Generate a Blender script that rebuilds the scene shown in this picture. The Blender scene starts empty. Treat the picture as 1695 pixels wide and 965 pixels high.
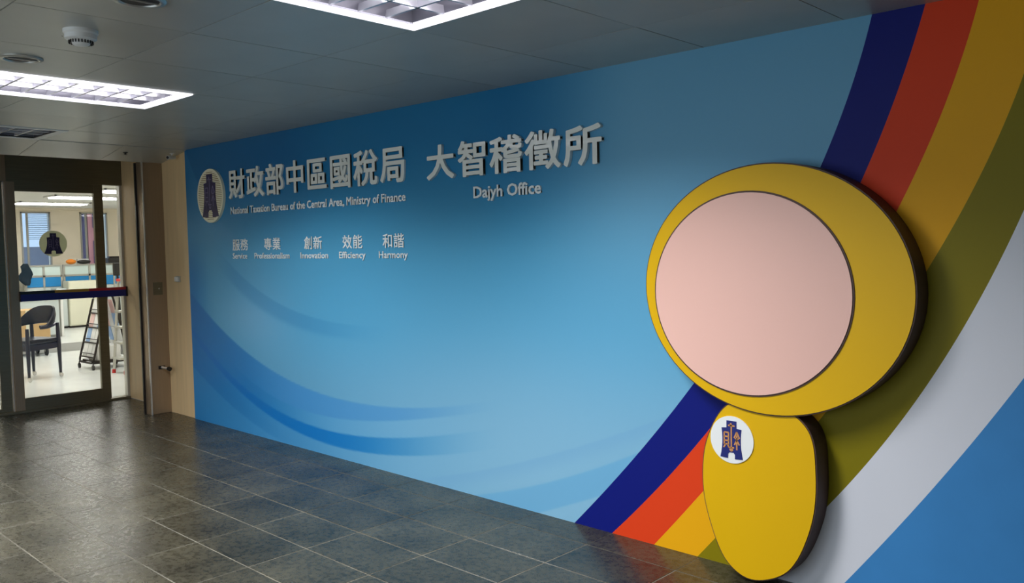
import bpy, bmesh, math, random
import numpy as np
from mathutils import Vector, Matrix
random.seed(4)
SC = bpy.context.scene
COL = SC.collection
H = 2.45            # lobby ceiling height

# ---------------------------------------------------------------- camera
cp, yaw, pitch, roll, FPX = (7.4201, -3.5496, 1.5452), 0.7599, -0.056, -0.0192, 1397.3
cd = bpy.data.cameras.new('camera'); cam = bpy.data.objects.new('camera', cd); COL.objects.link(cam)
f = Vector((-math.sin(yaw)*math.cos(pitch), math.cos(yaw)*math.cos(pitch), math.sin(pitch)))
r0 = Vector((math.cos(yaw), math.sin(yaw), 0)); u0 = r0.cross(f)
rr = math.cos(roll)*r0 + math.sin(roll)*u0; uu = -math.sin(roll)*r0 + math.cos(roll)*u0
cam.matrix_world = Matrix(((rr.x, uu.x, -f.x, cp[0]), (rr.y, uu.y, -f.y, cp[1]), (rr.z, uu.z, -f.z, cp[2]), (0, 0, 0, 1)))
cd.sensor_width = 36; cd.lens = FPX*36/1695; cd.clip_start = .05
SC.camera = cam

# ---------------------------------------------------------------- world, exposure
def lin(c): return tuple(((v/255)/12.92 if v/255 <= .04045 else ((v/255+.055)/1.055)**2.4) for v in c)
w = bpy.data.worlds.new('world'); SC.world = w; w.use_nodes = True
w.node_tree.nodes['Background'].inputs[0].default_value = (.50, .66, 1, 1)
w.node_tree.nodes['Background'].inputs[1].default_value = 1.3
SC.view_settings.view_transform = 'Standard'; SC.view_settings.look = 'None'
SC.view_settings.gamma = 1; SC.view_settings.exposure = 0.0; SC.view_settings.use_curve_mapping = False

# ---------------------------------------------------------------- area lights (recessed lamps, office lamps and added fill)
def area(name, loc, sx, sy, power, color=(1, 1, 1), spread=180):
    d = bpy.data.lights.new(name, 'AREA'); d.shape = 'RECTANGLE'; d.size = sx; d.size_y = sy
    d.energy = power; d.color = color; d.spread = math.radians(spread)
    o = bpy.data.objects.new(name, d); o.location = loc; COL.objects.link(o); return o
G = .66
GX0, GY0 = .04, -.55           # ceiling grid
LAMPS = [(4.66, -1.21, 1), (2.02, -1.21, 1), (.04, -1.21, 0), (.04, -3.85, 1), (2.02, -3.85, 1), (4.66, -3.85, 1), (7.30, -3.85, 0)]  # lit ones in the back row are unseen lamps added for fill
LPOW = {0: 68, 1: 60, 3: 44, 4: 30, 5: 30}
for i, (lx, ly, on) in enumerate(LAMPS):
    if on:
        area('lamp_light', (lx+.33, ly-.66, H-.008), .52, 1.18, LPOW[i], (.97, .98, 1), 144)
# added fill for the dark upper mural, set behind an invented glazed front
fill_area = area('added_fill_light', (4.6, -6.72, 1.28), 5.0, 2.0, 70, (.93, .97, 1), 180); fill_area.rotation_euler = (math.radians(90), 0, 0)
for (lx, ly) in ((-3.4, .6), (-6.0, 2.1), (-7.8, 2.0), (-9.9, 2.1), (-6.0, -.9), (-9.0, 4.4), (-3.6, -1.6)):
    area('office_light', (lx, ly, 2.47), .45, 1.1, 44, (1, .97, .92), 170)

# ---------------------------------------------------------------- material helpers
def mat(name, col, rough=.5, metal=0, var=0, scale=8, bump=0, bscale=60, emit=0, spec=.5, stretch=(1, 1, 1), rand=0, coat=0):
    m = bpy.data.materials.new(name); m.use_nodes = True; nt = m.node_tree; N = nt.nodes; L = nt.links
    b = N['Principled BSDF']; c = lin(col)
    b.inputs['Roughness'].default_value = rough; b.inputs['Metallic'].default_value = metal
    b.inputs['Specular IOR Level'].default_value = spec; b.inputs['Coat Weight'].default_value = coat
    b.inputs['Base Color'].default_value = (*c, 1)
    if var or bump or rand:
        tc = N.new('ShaderNodeTexCoord'); mp = N.new('ShaderNodeMapping'); mp.inputs['Scale'].default_value = stretch
        L.new(tc.outputs['Object'], mp.inputs[0])
    if var or rand:
        n = N.new('ShaderNodeTexNoise'); n.inputs['Scale'].default_value = scale; n.inputs['Detail'].default_value = 6
        L.new(mp.outputs[0], n.inputs['Vector'])
        mr = N.new('ShaderNodeMapRange'); mr.inputs[1].default_value = .3; mr.inputs[2].default_value = .7
        mr.inputs[3].default_value = 1-var; mr.inputs[4].default_value = 1+var
        L.new(n.outputs[0], mr.inputs[0])
        mx = N.new('ShaderNodeVectorMath'); mx.operation = 'SCALE'; mx.inputs[0].default_value = c
        if rand:
            oi = N.new('ShaderNodeObjectInfo'); m2 = N.new('ShaderNodeMapRange')
            m2.inputs[3].default_value = 1-rand; m2.inputs[4].default_value = 1+rand
            L.new(oi.outputs['Random'], m2.inputs[0])
            mm = N.new('ShaderNodeMath'); mm.operation = 'MULTIPLY'; L.new(mr.outputs[0], mm.inputs[0]); L.new(m2.outputs[0], mm.inputs[1])
            L.new(mm.outputs[0], mx.inputs['Scale'])
        else: L.new(mr.outputs[0], mx.inputs['Scale'])
        L.new(mx.outputs[0], b.inputs['Base Color'])
    if bump:
        n2 = N.new('ShaderNodeTexNoise'); n2.inputs['Scale'].default_value = bscale; L.new(mp.outputs[0], n2.inputs['Vector'])
        bp = N.new('ShaderNodeBump'); bp.inputs['Strength'].default_value = bump; bp.inputs['Distance'].default_value = .01
        L.new(n2.outputs[0], bp.inputs['Height']); L.new(bp.outputs[0], b.inputs['Normal'])
    if emit:
        b.inputs['Emission Color'].default_value = (*c, 1); b.inputs['Emission Strength'].default_value = emit
    return m
def glass_mat(name, tint=(1, 1, 1), k=1.0):
    m = bpy.data.materials.new(name); m.use_nodes = True; nt = m.node_tree; N = nt.nodes; L = nt.links; N.clear()
    o = N.new('ShaderNodeOutputMaterial'); mix = N.new('ShaderNodeMixShader'); t = N.new('ShaderNodeBsdfTransparent'); g = N.new('ShaderNodeBsdfGlossy')
    g.inputs['Roughness'].default_value = .02; t.inputs[0].default_value = (*tint, 1)
    fr = N.new('ShaderNodeFresnel'); fr.inputs[0].default_value = 1.35
    L.new(fr.outputs[0], mix.inputs[0]); L.new(t.outputs[0], mix.inputs[1]); L.new(g.outputs[0], mix.inputs[2]); L.new(mix.outputs[0], o.inputs[0])
    return m

# polished dark stone with clouds, pale scuffs and worn gloss
def granite():
    m = bpy.data.materials.new('worn_stone'); m.use_nodes = True; nt = m.node_tree; N = nt.nodes; L = nt.links
    b = N['Principled BSDF']
    ge = N.new('ShaderNodeNewGeometry')
    def noise(s, d=6, dist=0, st=None):
        n = N.new('ShaderNodeTexNoise'); n.inputs['Scale'].default_value = s; n.inputs['Detail'].default_value = d; n.inputs['Distortion'].default_value = dist
        if st:
            mp = N.new('ShaderNodeMapping'); mp.inputs['Scale'].default_value = st; L.new(ge.outputs['Position'], mp.inputs[0]); L.new(mp.outputs[0], n.inputs['Vector'])
        else: L.new(ge.outputs['Position'], n.inputs['Vector'])
        return n
    n1 = noise(3.0, 4, .2); n2 = noise(30, 12, .2); n2.inputs['Roughness'].default_value = .68; n3 = noise(150, 3)
    cr = N.new('ShaderNodeValToRGB'); e = cr.color_ramp.elements
    e[0].position = .36; e[0].color = (*lin((26, 25, 19)), 1); e[1].position = .70; e[1].color = (*lin((80, 76, 61)), 1)
    mx = N.new('ShaderNodeMath'); mx.operation = 'MULTIPLY_ADD'; L.new(n2.outputs[0], mx.inputs[0]); mx.inputs[1].default_value = .62
    h = N.new('ShaderNodeMath'); h.operation = 'MULTIPLY'; L.new(n1.outputs[0], h.inputs[0]); h.inputs[1].default_value = .42
    L.new(h.outputs[0], mx.inputs[2]); L.new(mx.outputs[0], cr.inputs[0])
    # pale specks and scuffs
    r3 = N.new('ShaderNodeValToRGB'); r3.color_ramp.elements[0].position = .66; r3.color_ramp.elements[1].position = .8; L.new(n3.outputs[0], r3.inputs[0])
    n4 = noise(13, 8, 1.2, (1, 2.3, 1)); r4 = N.new('ShaderNodeValToRGB'); el = r4.color_ramp.elements
    el[0].position = .488; el[0].color = (0, 0, 0, 1); el[1].position = .498; el[1].color = (1, 1, 1, 1); e3 = el.new(.508); e3.color = (0, 0, 0, 1); L.new(n4.outputs[0], r4.inputs[0])
    ad = N.new('ShaderNodeMath'); ad.operation = 'MAXIMUM'; L.new(r3.outputs[0], ad.inputs[0])
    mk = N.new('ShaderNodeMath'); mk.operation = 'MULTIPLY'; mk0 = N.new('ShaderNodeMath'); mk0.operation = 'MULTIPLY'; L.new(r4.outputs[0], mk0.inputs[0]); mk0.inputs[1].default_value = .4; L.new(mk0.outputs[0], mk.inputs[0]); L.new(n2.outputs[0], mk.inputs[1]); L.new(mk.outputs[0], ad.inputs[1])
    sc = N.new('ShaderNodeMath'); sc.operation = 'MULTIPLY'; L.new(ad.outputs[0], sc.inputs[0]); sc.inputs[1].default_value = .26
    mc = N.new('ShaderNodeMix'); mc.data_type = 'RGBA'; L.new(sc.outputs[0], mc.inputs[0]); L.new(cr.outputs[0], mc.inputs[6]); mc.inputs[7].default_value = (*lin((176, 172, 158)), 1)
    oi = N.new('ShaderNodeObjectInfo'); mr = N.new('ShaderNodeMapRange'); mr.inputs[3].default_value = .8; mr.inputs[4].default_value = 1.18; L.new(oi.outputs['Random'], mr.inputs[0])
    vs = N.new('ShaderNodeVectorMath'); vs.operation = 'SCALE'; L.new(mc.outputs[2], vs.inputs[0]); L.new(mr.outputs[0], vs.inputs['Scale'])
    L.new(vs.outputs[0], b.inputs['Base Color'])
    rg = N.new('ShaderNodeMapRange'); rg.inputs[1].default_value = .3; rg.inputs[2].default_value = .7; rg.inputs[3].default_value = .22; rg.inputs[4].default_value = .34
    L.new(n2.outputs[0], rg.inputs[0]); L.new(rg.outputs[0], b.inputs['Roughness'])
    bp = N.new('ShaderNodeBump'); bp.inputs['Strength'].default_value = .06; bp.inputs['Distance'].default_value = .004; b.inputs['Specular IOR Level'].default_value = .32
    return m
M = {
 'stone': granite(), 'grout': mat('grout', (108, 104, 92), .8, var=.45, scale=5),
 'ceil': mat('ceiling_metal', (186, 186, 178), .34, .2, var=.05, scale=3, rand=.05),
 'gap': mat('ceiling_joint', (206, 206, 200), .6),
 'wallb': mat('beige_laminate', (228, 198, 150), .5, var=.06, scale=3, stretch=(6, 6, .5)),
 'plain': mat('lobby_plaster', (200, 190, 172), .8, var=.03),
 'steel': mat('brushed_steel', (160, 140, 116), .36, .6, var=.08, scale=5, stretch=(40, 40, .6)),
 'steelt': mat('brushed_steel_dark', (118, 112, 92), .34, .6, var=.1, scale=5, stretch=(1, .6, 30)),
 'chrome': mat('chrome', (225, 223, 218), .2, .7),
 'alu': mat('aluminium', (190, 190, 184), .35, .6),
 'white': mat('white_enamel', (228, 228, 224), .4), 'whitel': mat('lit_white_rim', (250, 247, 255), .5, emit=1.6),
 'reflect': mat('lamp_reflector', (120, 120, 130), .3, .3), 'louver': mat('louver_blade', (225, 225, 232), .25, .5),
 'tube': mat('lit_tube', (255, 250, 255), .4, emit=9), 'tubeoff': mat('unlit_tube', (200, 200, 200), .4),
 'dark': mat('black_plastic', (28, 27, 28), .4), 'darkm': mat('dark_metal', (46, 42, 42), .4, .5),
 'leather': mat('black_leather', (30, 30, 38), .28, bump=.1, bscale=200), 'wood': mat('dark_lacquered_wood', (34, 33, 46), .3),
 'silver': mat('silver_letter', (240, 244, 238), .4, .1, coat=1), 'print': mat('white_print_letter', (240, 244, 244), .6),
 'sprint': mat('grey_white_letter', (232, 238, 238), .5),
 'yellow': mat('yellow_board', (226, 178, 4), .45, spec=.25, var=.015, scale=2), 'brown': mat('brown_board_edge', (74, 50, 42), .6, var=.08, scale=20),
 'pink': mat('pale_pink_board', (238, 190, 176), .45), 'badge': mat('white_badge', (238, 240, 238), .4),
 'navy': mat('navy_print', (22, 34, 112), .5), 'gold': mat('orange_gold_print', (212, 150, 90), .5),
 'cream': mat('cream_disc', (240, 236, 208), .45), 'goldline': mat('gold_line', (146, 122, 84), .5), 'indigo': mat('dark_indigo', (48, 42, 84), .45), 'lilac': mat('lilac_line', (120, 112, 150), .5),
 'sage': mat('frosted_grey_disc', (226, 228, 204), .6),
 's_navy': mat('stripe_navy', (10, 24, 118), .5, spec=.2), 's_red': mat('stripe_red', (226, 66, 26), .5, spec=.2), 's_yel': mat('stripe_yellow', (238, 172, 14), .5, spec=.2),
 's_olive': mat('stripe_olive', (134, 122, 6), .5, spec=.2), 's_white': mat('stripe_white', (226, 228, 236), .5, spec=.2), 's_blue': mat('stripe_blue', (66, 140, 204), .5, spec=.2, var=.03, scale=6),
 'glass': glass_mat('clear_glass', (.96, .98, .96)), 'frost': mat('frosted_pane', (206, 222, 220), .5),
 'officefloor': mat('white_vinyl_tile', (206, 208, 206), .25, var=.03, scale=4), 'officewall': mat('cream_office_wall', (238, 228, 208), .7),
 'officeceil': mat('office_ceiling', (224, 222, 214), .7), 'mgrey': mat('grey_floor_mat', (120, 120, 116), .7),
 'pblue': mat('blue_partition_fabric', (36, 132, 196), .8), 'pgrey': mat('light_grey_partition', (196, 204, 202), .6), 'cab': mat('cream_cabinet', (222, 220, 198), .5),
 'cardboard': mat('brown_cardboard', (196, 162, 112), .8), 'orange': mat('orange_cloth', (240, 140, 40), .7), 'redp': mat('red_plastic', (200, 40, 40), .5),
 'paper': mat('white_paper', (230, 230, 228), .7), 'paperb': mat('pale_blue_paper', (150, 180, 220), .7), 'paperp': mat('pale_pink_paper', (226, 190, 186), .7),
 'cloth': mat('dark_teal_cloth', (10, 30, 42), .9), 'wframe': mat('window_aluminium', (166, 166, 160), .5, .4), 'pinkb': mat('pink_tiled_facade', (214, 134, 122), .8, var=.1, scale=2),
 'greyb': mat('grey_facade', (160, 160, 166), .8, var=.15, scale=1), 'purp': mat('dark_purple_facade', (84, 74, 96), .8), 'pal': mat('pale_blue_blind', (170, 196, 232), .7),
 'bk_navy': mat('band_navy', (14, 32, 124), .4), 'bk_green': mat('band_dark_green', (8, 26, 30), .4), 'bk_ochre': mat('band_ochre', (176, 140, 50), .4), 'bk_red': mat('band_red', (176, 36, 50), .4),
}

def translucent(m, k):
    nt = m.node_tree; N = nt.nodes; L = nt.links; b = N['Principled BSDF']; o = N['Material Output']
    t = N.new('ShaderNodeBsdfTranslucent'); t.inputs[0].default_value = b.inputs['Base Color'].default_value
    mx = N.new('ShaderNodeMixShader'); mx.inputs[0].default_value = k
    L.new(b.outputs[0], mx.inputs[1]); L.new(t.outputs[0], mx.inputs[2]); L.new(mx.outputs[0], o.inputs[0])
translucent(M['sage'], .5)
# ---------------------------------------------------------------- mesh helpers
class MB:
    def __init__(s): s.v = []; s.f = []; s.m = []
    def add(s, vs, fs, mi=0):
        o = len(s.v); s.v += [tuple(v) for v in vs]; s.f += [tuple(o+i for i in q) for q in fs]; s.m += [mi]*len(fs)
    def box(s, a, b, mi=0):
        x0, y0, z0 = [min(p, q) for p, q in zip(a, b)]; x1, y1, z1 = [max(p, q) for p, q in zip(a, b)]
        s.add([(x0, y0, z0), (x1, y0, z0), (x1, y1, z0), (x0, y1, z0), (x0, y0, z1), (x1, y0, z1), (x1, y1, z1), (x0, y1, z1)],
              [(0, 3, 2, 1), (4, 5, 6, 7), (0, 1, 5, 4), (1, 2, 6, 5), (2, 3, 7, 6), (3, 0, 4, 7)], mi); return s
    def prism(s, pts, y0, y1, mi=0):       # polygon in xz, extruded along y (y1 = front, smaller)
        n = len(pts)
        area2 = sum(pts[i][0]*pts[(i+1) % n][1]-pts[(i+1) % n][0]*pts[i][1] for i in range(n))
        if area2 < 0: pts = pts[::-1]
        vs = [(x, y1, z) for x, z in pts]+[(x, y0, z) for x, z in pts]
        s.add(vs, [tuple(range(n)), tuple(range(2*n-1, n-1, -1))]+[(i, i+n, (i+1) % n+n, (i+1) % n) for i in range(n)], mi); return s
    def tube(s, pts, r, n=8, mi=0, closed=False):
        pts = [Vector(p) for p in pts]; k = len(pts); rs = r if isinstance(r, (list, tuple)) else [r]*k; rings = []
        for i, p in enumerate(pts):
            a = pts[i-1] if (i > 0 or closed) else p; b = pts[(i+1) % k] if (i < k-1 or closed) else p
            t = (b-a).normalized(); up = Vector((0, 0, 1)) if abs(t.z) < .95 else Vector((1, 0, 0))
            e1 = t.cross(up).normalized(); e2 = t.cross(e1)
            rings.append([p+e1*rs[i]*math.cos(2*math.pi*j/n)+e2*rs[i]*math.sin(2*math.pi*j/n) for j in range(n)])
        fs = []
        for i in range(k if closed else k-1):
            i2 = (i+1) % k
            for j in range(n): fs.append((i*n+j, i2*n+j, i2*n+(j+1) % n, i*n+(j+1) % n))
        if not closed: fs += [tuple(range(n)), tuple((k-1)*n+j for j in range(n-1, -1, -1))]
        s.add([v for q in rings for v in q], fs, mi); return s
    def lathe(s, prof, c, n=24, mi=0, axis='z'):
        fs = []; vs = []
        for r, h in prof:
            for j in range(n):
                a = 2*math.pi*j/n; d = (r*math.cos(a), r*math.sin(a), h)
                if axis == 'y': d = (d[0], d[2], d[1])
                if axis == 'x': d = (d[2], d[0], d[1])
                vs.append((c[0]+d[0], c[1]+d[1], c[2]+d[2]))
        k = len(prof)
        for i in range(k-1):
            for j in range(n): fs.append((i*n+j, i*n+(j+1) % n, (i+1)*n+(j+1) % n, (i+1)*n+j))
        fs += [tuple(range(n-1, -1, -1)), tuple((k-1)*n+j for j in range(n))]
        s.add(vs, fs, mi); return s
    def mesh(s, name, mats):
        me = bpy.data.meshes.new(name); me.from_pydata(s.v, [], s.f)
        for m in (mats if isinstance(mats, (list, tuple)) else [mats]): me.materials.append(m)
        if any(s.m): me.polygons.foreach_set('material_index', s.m)
        bm = bmesh.new(); bm.from_mesh(me); bmesh.ops.recalc_face_normals(bm, faces=bm.faces); bm.to_mesh(me); bm.free()
        return me
    def build(s, name, mats, parent=None, bevel=0, smooth=False, off=None):
        if off is not None: s.v = [(x-off[0], y-off[1], z-off[2]) for x, y, z in s.v]
        o = bpy.data.objects.new(name, s.mesh(name, mats)); COL.objects.link(o)
        if off is not None: o.location = off
        if parent is not None:
            o.parent = parent
            if off is None:
                base = parent
                o.matrix_parent_inverse = Matrix.Translation(-wloc(base))
        if bevel:
            b = o.modifiers.new('bevel', 'BEVEL'); b.width = bevel; b.segments = 2; b.limit_method = 'ANGLE'
        if smooth:
            for p in o.data.polygons: p.use_smooth = True
            e = o.modifiers.new('split', 'EDGE_SPLIT'); e.split_angle = math.radians(40)
        return o
def wloc(o):
    v = o.location.copy()
    if o.parent is not None:
        v = v + o.matrix_parent_inverse.translation + wloc(o.parent)
    return v
def tag(o, label=None, cat=None, group=None, kind=None):
    for k, v in (('label', label), ('category', cat), ('group', group), ('kind', kind)):
        if v: o[k] = v
    return o
def thing(name, loc, label, cat, group=None, rz=0):
    o = bpy.data.objects.new(name, None); COL.objects.link(o); o.location = loc; o.rotation_euler = (0, 0, rz); o.empty_display_size = .1
    return tag(o, label, cat, group)
def B(*bs):
    m = MB()
    for b in bs: m.box(b[:3], b[3:6])
    return m

# ================================================================ SETTING
def struct(o, label=None): o['kind'] = 'structure'; return o
DX = -1.654       # plane of the sliding glass door
# lobby walls
struct(B((-.5, .012, 0, 9.2, .16, H+.25)).build('wall_right', M['wallb']))
struct(B((DX-.1, .084, 0, -.5, .16, 2.7)).build('wall_entry', M['wallb']))
struct(B((9.2, -6.6, 0, 9.35, .16, H+.25)).build('wall_end', M['plain']))
struct(B((DX-.1, -6.68, 0, 2.1, -6.6, H+.25), (7.1, -6.68, 0, 9.35, -6.6, H+.25), (2.1, -6.68, 2.29, 7.1, -6.6, H+.25), (2.1, -6.68, 0, 7.1, -6.6, .26)).build('wall_back', M['plain']))
fw = MB()
for k in range(6): fw.box((2.1+.99*k, -6.67, .26), (2.15+.99*k, -6.62, 2.29))
fw.box((2.1, -6.67, .26), (7.1, -6.62, .3)); fw.box((2.1, -6.67, 2.25), (7.1, -6.62, 2.29))
struct(fw.build('window_3', M['alu'])); B((2.15, -6.65, .3, 7.05, -6.642, 2.25)).build('window_pane', M['glass'], bpy.data.objects['window_3'])  # unseen glazing invented to go with the added fill light
# wall that holds the door: left of the doorway and the lintel
struct(B((DX-.1, -6.6, 0, DX+.03, -2.16, 2.7), (DX-.1, -2.16, 2.5, DX+.03, .084, 2.7)).build('wall_door', M['wallb']))
# floor slab with its stone tiles
fl = B((DX-.02, -6.6, -.12, 9.2, .084, -.0014)).build('floor', M['grout']); struct(fl)
TX, TY, X0, Y0 = .53, .3275, -1.66, .108
tm = MB(); hx, hy, bv = TX/2-.0022, TY/2-.0022, .0022
tm.add([(-hx, -hy, -.006), (hx, -hy, -.006), (hx, hy, -.006), (-hx, hy, -.006), (-hx, -hy, -bv), (hx, -hy, -bv), (hx, hy, -bv), (-hx, hy, -bv),
        (-hx+bv, -hy+bv, 0), (hx-bv, -hy+bv, 0), (hx-bv, hy-bv, 0), (-hx+bv, hy-bv, 0)],
       [(8, 9, 10, 11)]+[(4+i, 4+(i+1) % 4, 8+(i+1) % 4, 8+i) for i in range(4)]+[(i, (i+1) % 4, 4+(i+1) % 4, 4+i) for i in range(4)])
tmesh = tm.mesh('tile', M['stone'])
cells = []
for i in range(-1, 21):
    for j in range(0, 21):
        cx, cy = X0+.05+TX*(i+.5), Y0-TY*(j+.5)
        cells.append((cx, cy))
def in_view(x, y, z=0):
    d = Vector((x, y, z))-Vector(cp); zz = d.dot(f)
    if zz < .3: return 9
    return max(abs(d.dot(rr)/zz*FPX)/847.5, abs(d.dot(uu)/zz*FPX)/482.5)
cells = [c for c in cells if c[0]-hx > DX-.3 and c[0] < 9.2 and c[1] > -6.6]
cells.sort(key=lambda c: in_view(*c))
rest = MB()
rnd = random.Random(7)
for k, (cx, cy) in enumerate(cells):
    x0, x1, y0, y1 = cx-hx, cx+hx, cy-hy, min(cy+hy, .010 if cx > -.5 else .082)
    x0 = max(x0, DX-.02)
    if y1-y0 < .02: continue
    whole = abs((x1-x0)-2*hx) < 1e-6 and abs((y1-y0)-2*hy) < 1e-6
    if k < 230:
        if whole:
            o = bpy.data.objects.new('floor_tile', tmesh); COL.objects.link(o); o.parent = fl
            o.location = (cx, cy, rnd.uniform(-.0006, .0003)); o.rotation_euler = (rnd.uniform(-.0012, .0012), rnd.uniform(-.0012, .0012), 0)
        else:
            MB().box((x0, y0, -.005), (x1, y1, 0)).build('floor_tile', M['stone'], fl)
    else:
        rest.box((x0, y0, -.005), (x1, y1, 0))
rest.build('floor_tiling', M['stone'], fl)['kind'] = 'stuff'

# ceiling slab and its metal panels
ce = B((GX0-.0, -6.6, H+.16, 9.2, .012, H+.25)).build('ceiling', M['plain']); struct(ce)
lampcells = set()
for (lx, ly, on) in LAMPS:
    for d in (0, 1): lampcells.add((round((lx-GX0)/G), round((GY0-ly)/G)+d))
GAP = .0022
def panel_mb(x0, x1, y0, y1):
    return MB().box((x0, y0, H), (x1, y1, H+.02))
for i in range(0, 14):
    for j in range(-1, 10):
        x0, x1 = GX0+G*i, min(GX0+G*(i+1), 9.2); y1 = GY0-G*j if j >= 0 else .012; y0 = GY0-G*(j+1) if j >= 0 else GY0
        y0 = max(y0, -6.6)
        if (i, j) in lampcells: continue
        c = ((x0+x1)/2, (y0+y1)/2, H)
        o = panel_mb(x0+GAP, x1-GAP, y0+GAP, y1-GAP).build('ceiling_panel', M['ceil'], ce, off=c)
        o.rotation_euler = (rnd.uniform(-.0015, .0015), rnd.uniform(-.0015, .0015), 0)
ba = MB()
for i in range(0, 15):   # pale carrier strips seen in the joints
    x = GX0+G*i
    ba.box((x-.012, -6.6, H+.021), (x+.012, .012, H+.024)) if not any(abs(x-l[0]-.33) < .1 for l in LAMPS) else None
for j in range(0, 10):
    y = GY0-G*j
    ba.box((GX0, y-.012, H+.0245), (9.2, y+.012, H+.027)) if abs(y+1.87) > .05 and abs(y+4.51) > .05 else None
ba.build('ceiling_carrier', M['gap'], ce)
# sloped soffit strip in front of the door recess (panels), recess ceiling
so = MB().add([(.036, -6.6, H+.001), (.036, .012, H+.001), (-.5, .012, 2.372), (-.5, -6.6, 2.372), (.036, -6.6, H+.1), (.036, .012, H+.1), (-.53, .012, H+.1), (-.53, -6.6, H+.1), (-.53, .012, 2.372), (-.53, -6.6, 2.372)],
     [(0, 1, 2, 3), (4, 7, 6, 5), (3, 2, 8, 9), (9, 8, 6, 7), (0, 4, 5, 1), (0, 3, 9, 7, 4), (1, 5, 6, 8, 2)])
sm = MB()
for j in range(-1, 10):
    y1 = (GY0-G*j if j >= 0 else .011)-.002; y0 = max((GY0-G*(j+1) if j >= 0 else GY0)+.002, -6.6)
    a, b_ = .036, -.5; za, zb = H-.004, 2.370
    m_ = MB(); m_.add([(a, y0, za), (a, y1, za), (b_, y1, zb), (b_, y0, zb), (a, y0, za+.02), (a, y1, za+.02), (b_, y1, zb+.02), (b_, y0, zb+.02)],
         [(0, 1, 2, 3), (4, 7, 6, 5), (0, 4, 5, 1), (1, 5, 6, 2), (2, 6, 7, 3), (3, 7, 4, 0)])
    m_.build('soffit_panel', M['ceil'], ce, off=(-.23, (y0+y1)/2, H))
B((-.53, -6.6, 2.372, -.502, .012, H+.2)).build('soffit_edge', M['steelt'], ce)
B((DX, -6.6, 2.56, -.53, .084, 2.60)).build('recess_ceiling', M['ceil'], ce)
B((DX+.031, -3.0, 2.495, DX+.06, .084, 2.54)).build('trim_1', M['alu'])['kind'] = 'structure'

# office beyond the glass
OX = -12.0; OC = 2.5
struct(B((OX-.1, -3.2, -.12, DX-.02, 6.2, 0)).build('floor_office', M['officefloor']))
struct(B((OX-.1, -3.2, OC, DX-.1, 6.2, OC+.1)).build('ceiling_office', M['officeceil']))
struct(B((OX-.1, -3.3, 0, DX-.1, -3.2, OC)).build('wall_office_left', M['officewall']))
struct(B((OX-.1, 6.2, 0, DX-.1, 6.3, OC)).build('wall_office_right', M['officewall']))
struct(B((DX-.18, .17, 0, DX-.1, 6.2, OC), (DX-.18, -3.2, 0, DX-.1, -2.2, OC)).build('wall_office_front', M['officewall']))
W1, W2, WZ0, WZ1 = (2.17, 2.74), (3.33, 3.90), 1.15, 2.41
struct(B((OX-.2, -3.2, 0, OX, W1[0], OC), (OX-.2, W1[1], 0, OX, W2[0], OC), (OX-.2, W2[1], 0, OX, 6.2, OC),
         (OX-.2, W1[0], 0, OX, W1[1], WZ0), (OX-.2, W2[0], 0, OX, W2[1], WZ0), (OX-.2, W1[0], WZ1, OX, W1[1], OC), (OX-.2, W2[0], WZ1, OX, W2[1], OC)).build('wall_office_back', M['officewall']))
struct(B((OX, -3.2, 2.455, OX+.05, 6.2, OC)).build('trim_2', M['officewall']))
for n, (a, b_) in enumerate((W1, W2)):
    t = .03
    wi = B((OX-.03, a, WZ0, OX+.02, a+t, WZ1), (OX-.03, b_-t, WZ0, OX+.02, b_, WZ1), (OX-.03, a, WZ1-t, OX+.02, b_, WZ1), (OX-.03, a, WZ0, OX+.02, b_, WZ0+t)).build('window_%d' % (n+1), M['wframe'])
    struct(wi)
    B((OX-.02, a+.10, WZ0+t, OX+.01, a+.14, WZ1-t)).build('sash_stile', M['wframe'], wi)
    B((OX-.012, a+t, WZ0+t, OX-.008, b_-t, WZ1-t)).build('window_pane', M['glass'], wi)
# grey strip let into the office floor
struct(B((-8.0, -.5, 0.0005, -6.75, 5.5, .004)).build('trim_3', M['mgrey']))

# pilaster (shutter guide) of brushed steel with its small fittings
pi = B((-.60, -.19, 0, -.5, .012, 2.38)).build('trim_4', M['steel'], bevel=.003); struct(pi)
B((-.497, -.188, 0, -.485, -.176, 2.37)).build('bright_edge', M['chrome'], pi)
B((-.62, -.205, 0, -.6, -.185, 2.37)).build('guide_slot', M['dark'], pi)

# ================================================================ SLIDING DOOR
x = DX
hd = B((x-.08, -2.16, 2.234, x+.035, .084, 2.5)).build('door_header', M['steelt']); hd.name = 'trim_5'; struct(hd)
dj = B((x-.06, .06, 0, x+.02, .084, 2.234)).build('trim_6', M['alu'], bevel=.002); struct(dj)
th = B((x-.07, -2.16, 0, x+.05, .075, .022)).build('trim_7', M['steelt'], bevel=.002); struct(th)
def leaf(name, y0, y1, xc, steel_l, steel_r, rail, label_parts=True, th=.022):
    o = thing(name, (xc, (y0+y1)/2, .025), None, None); del_ = o
    return o
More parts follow.
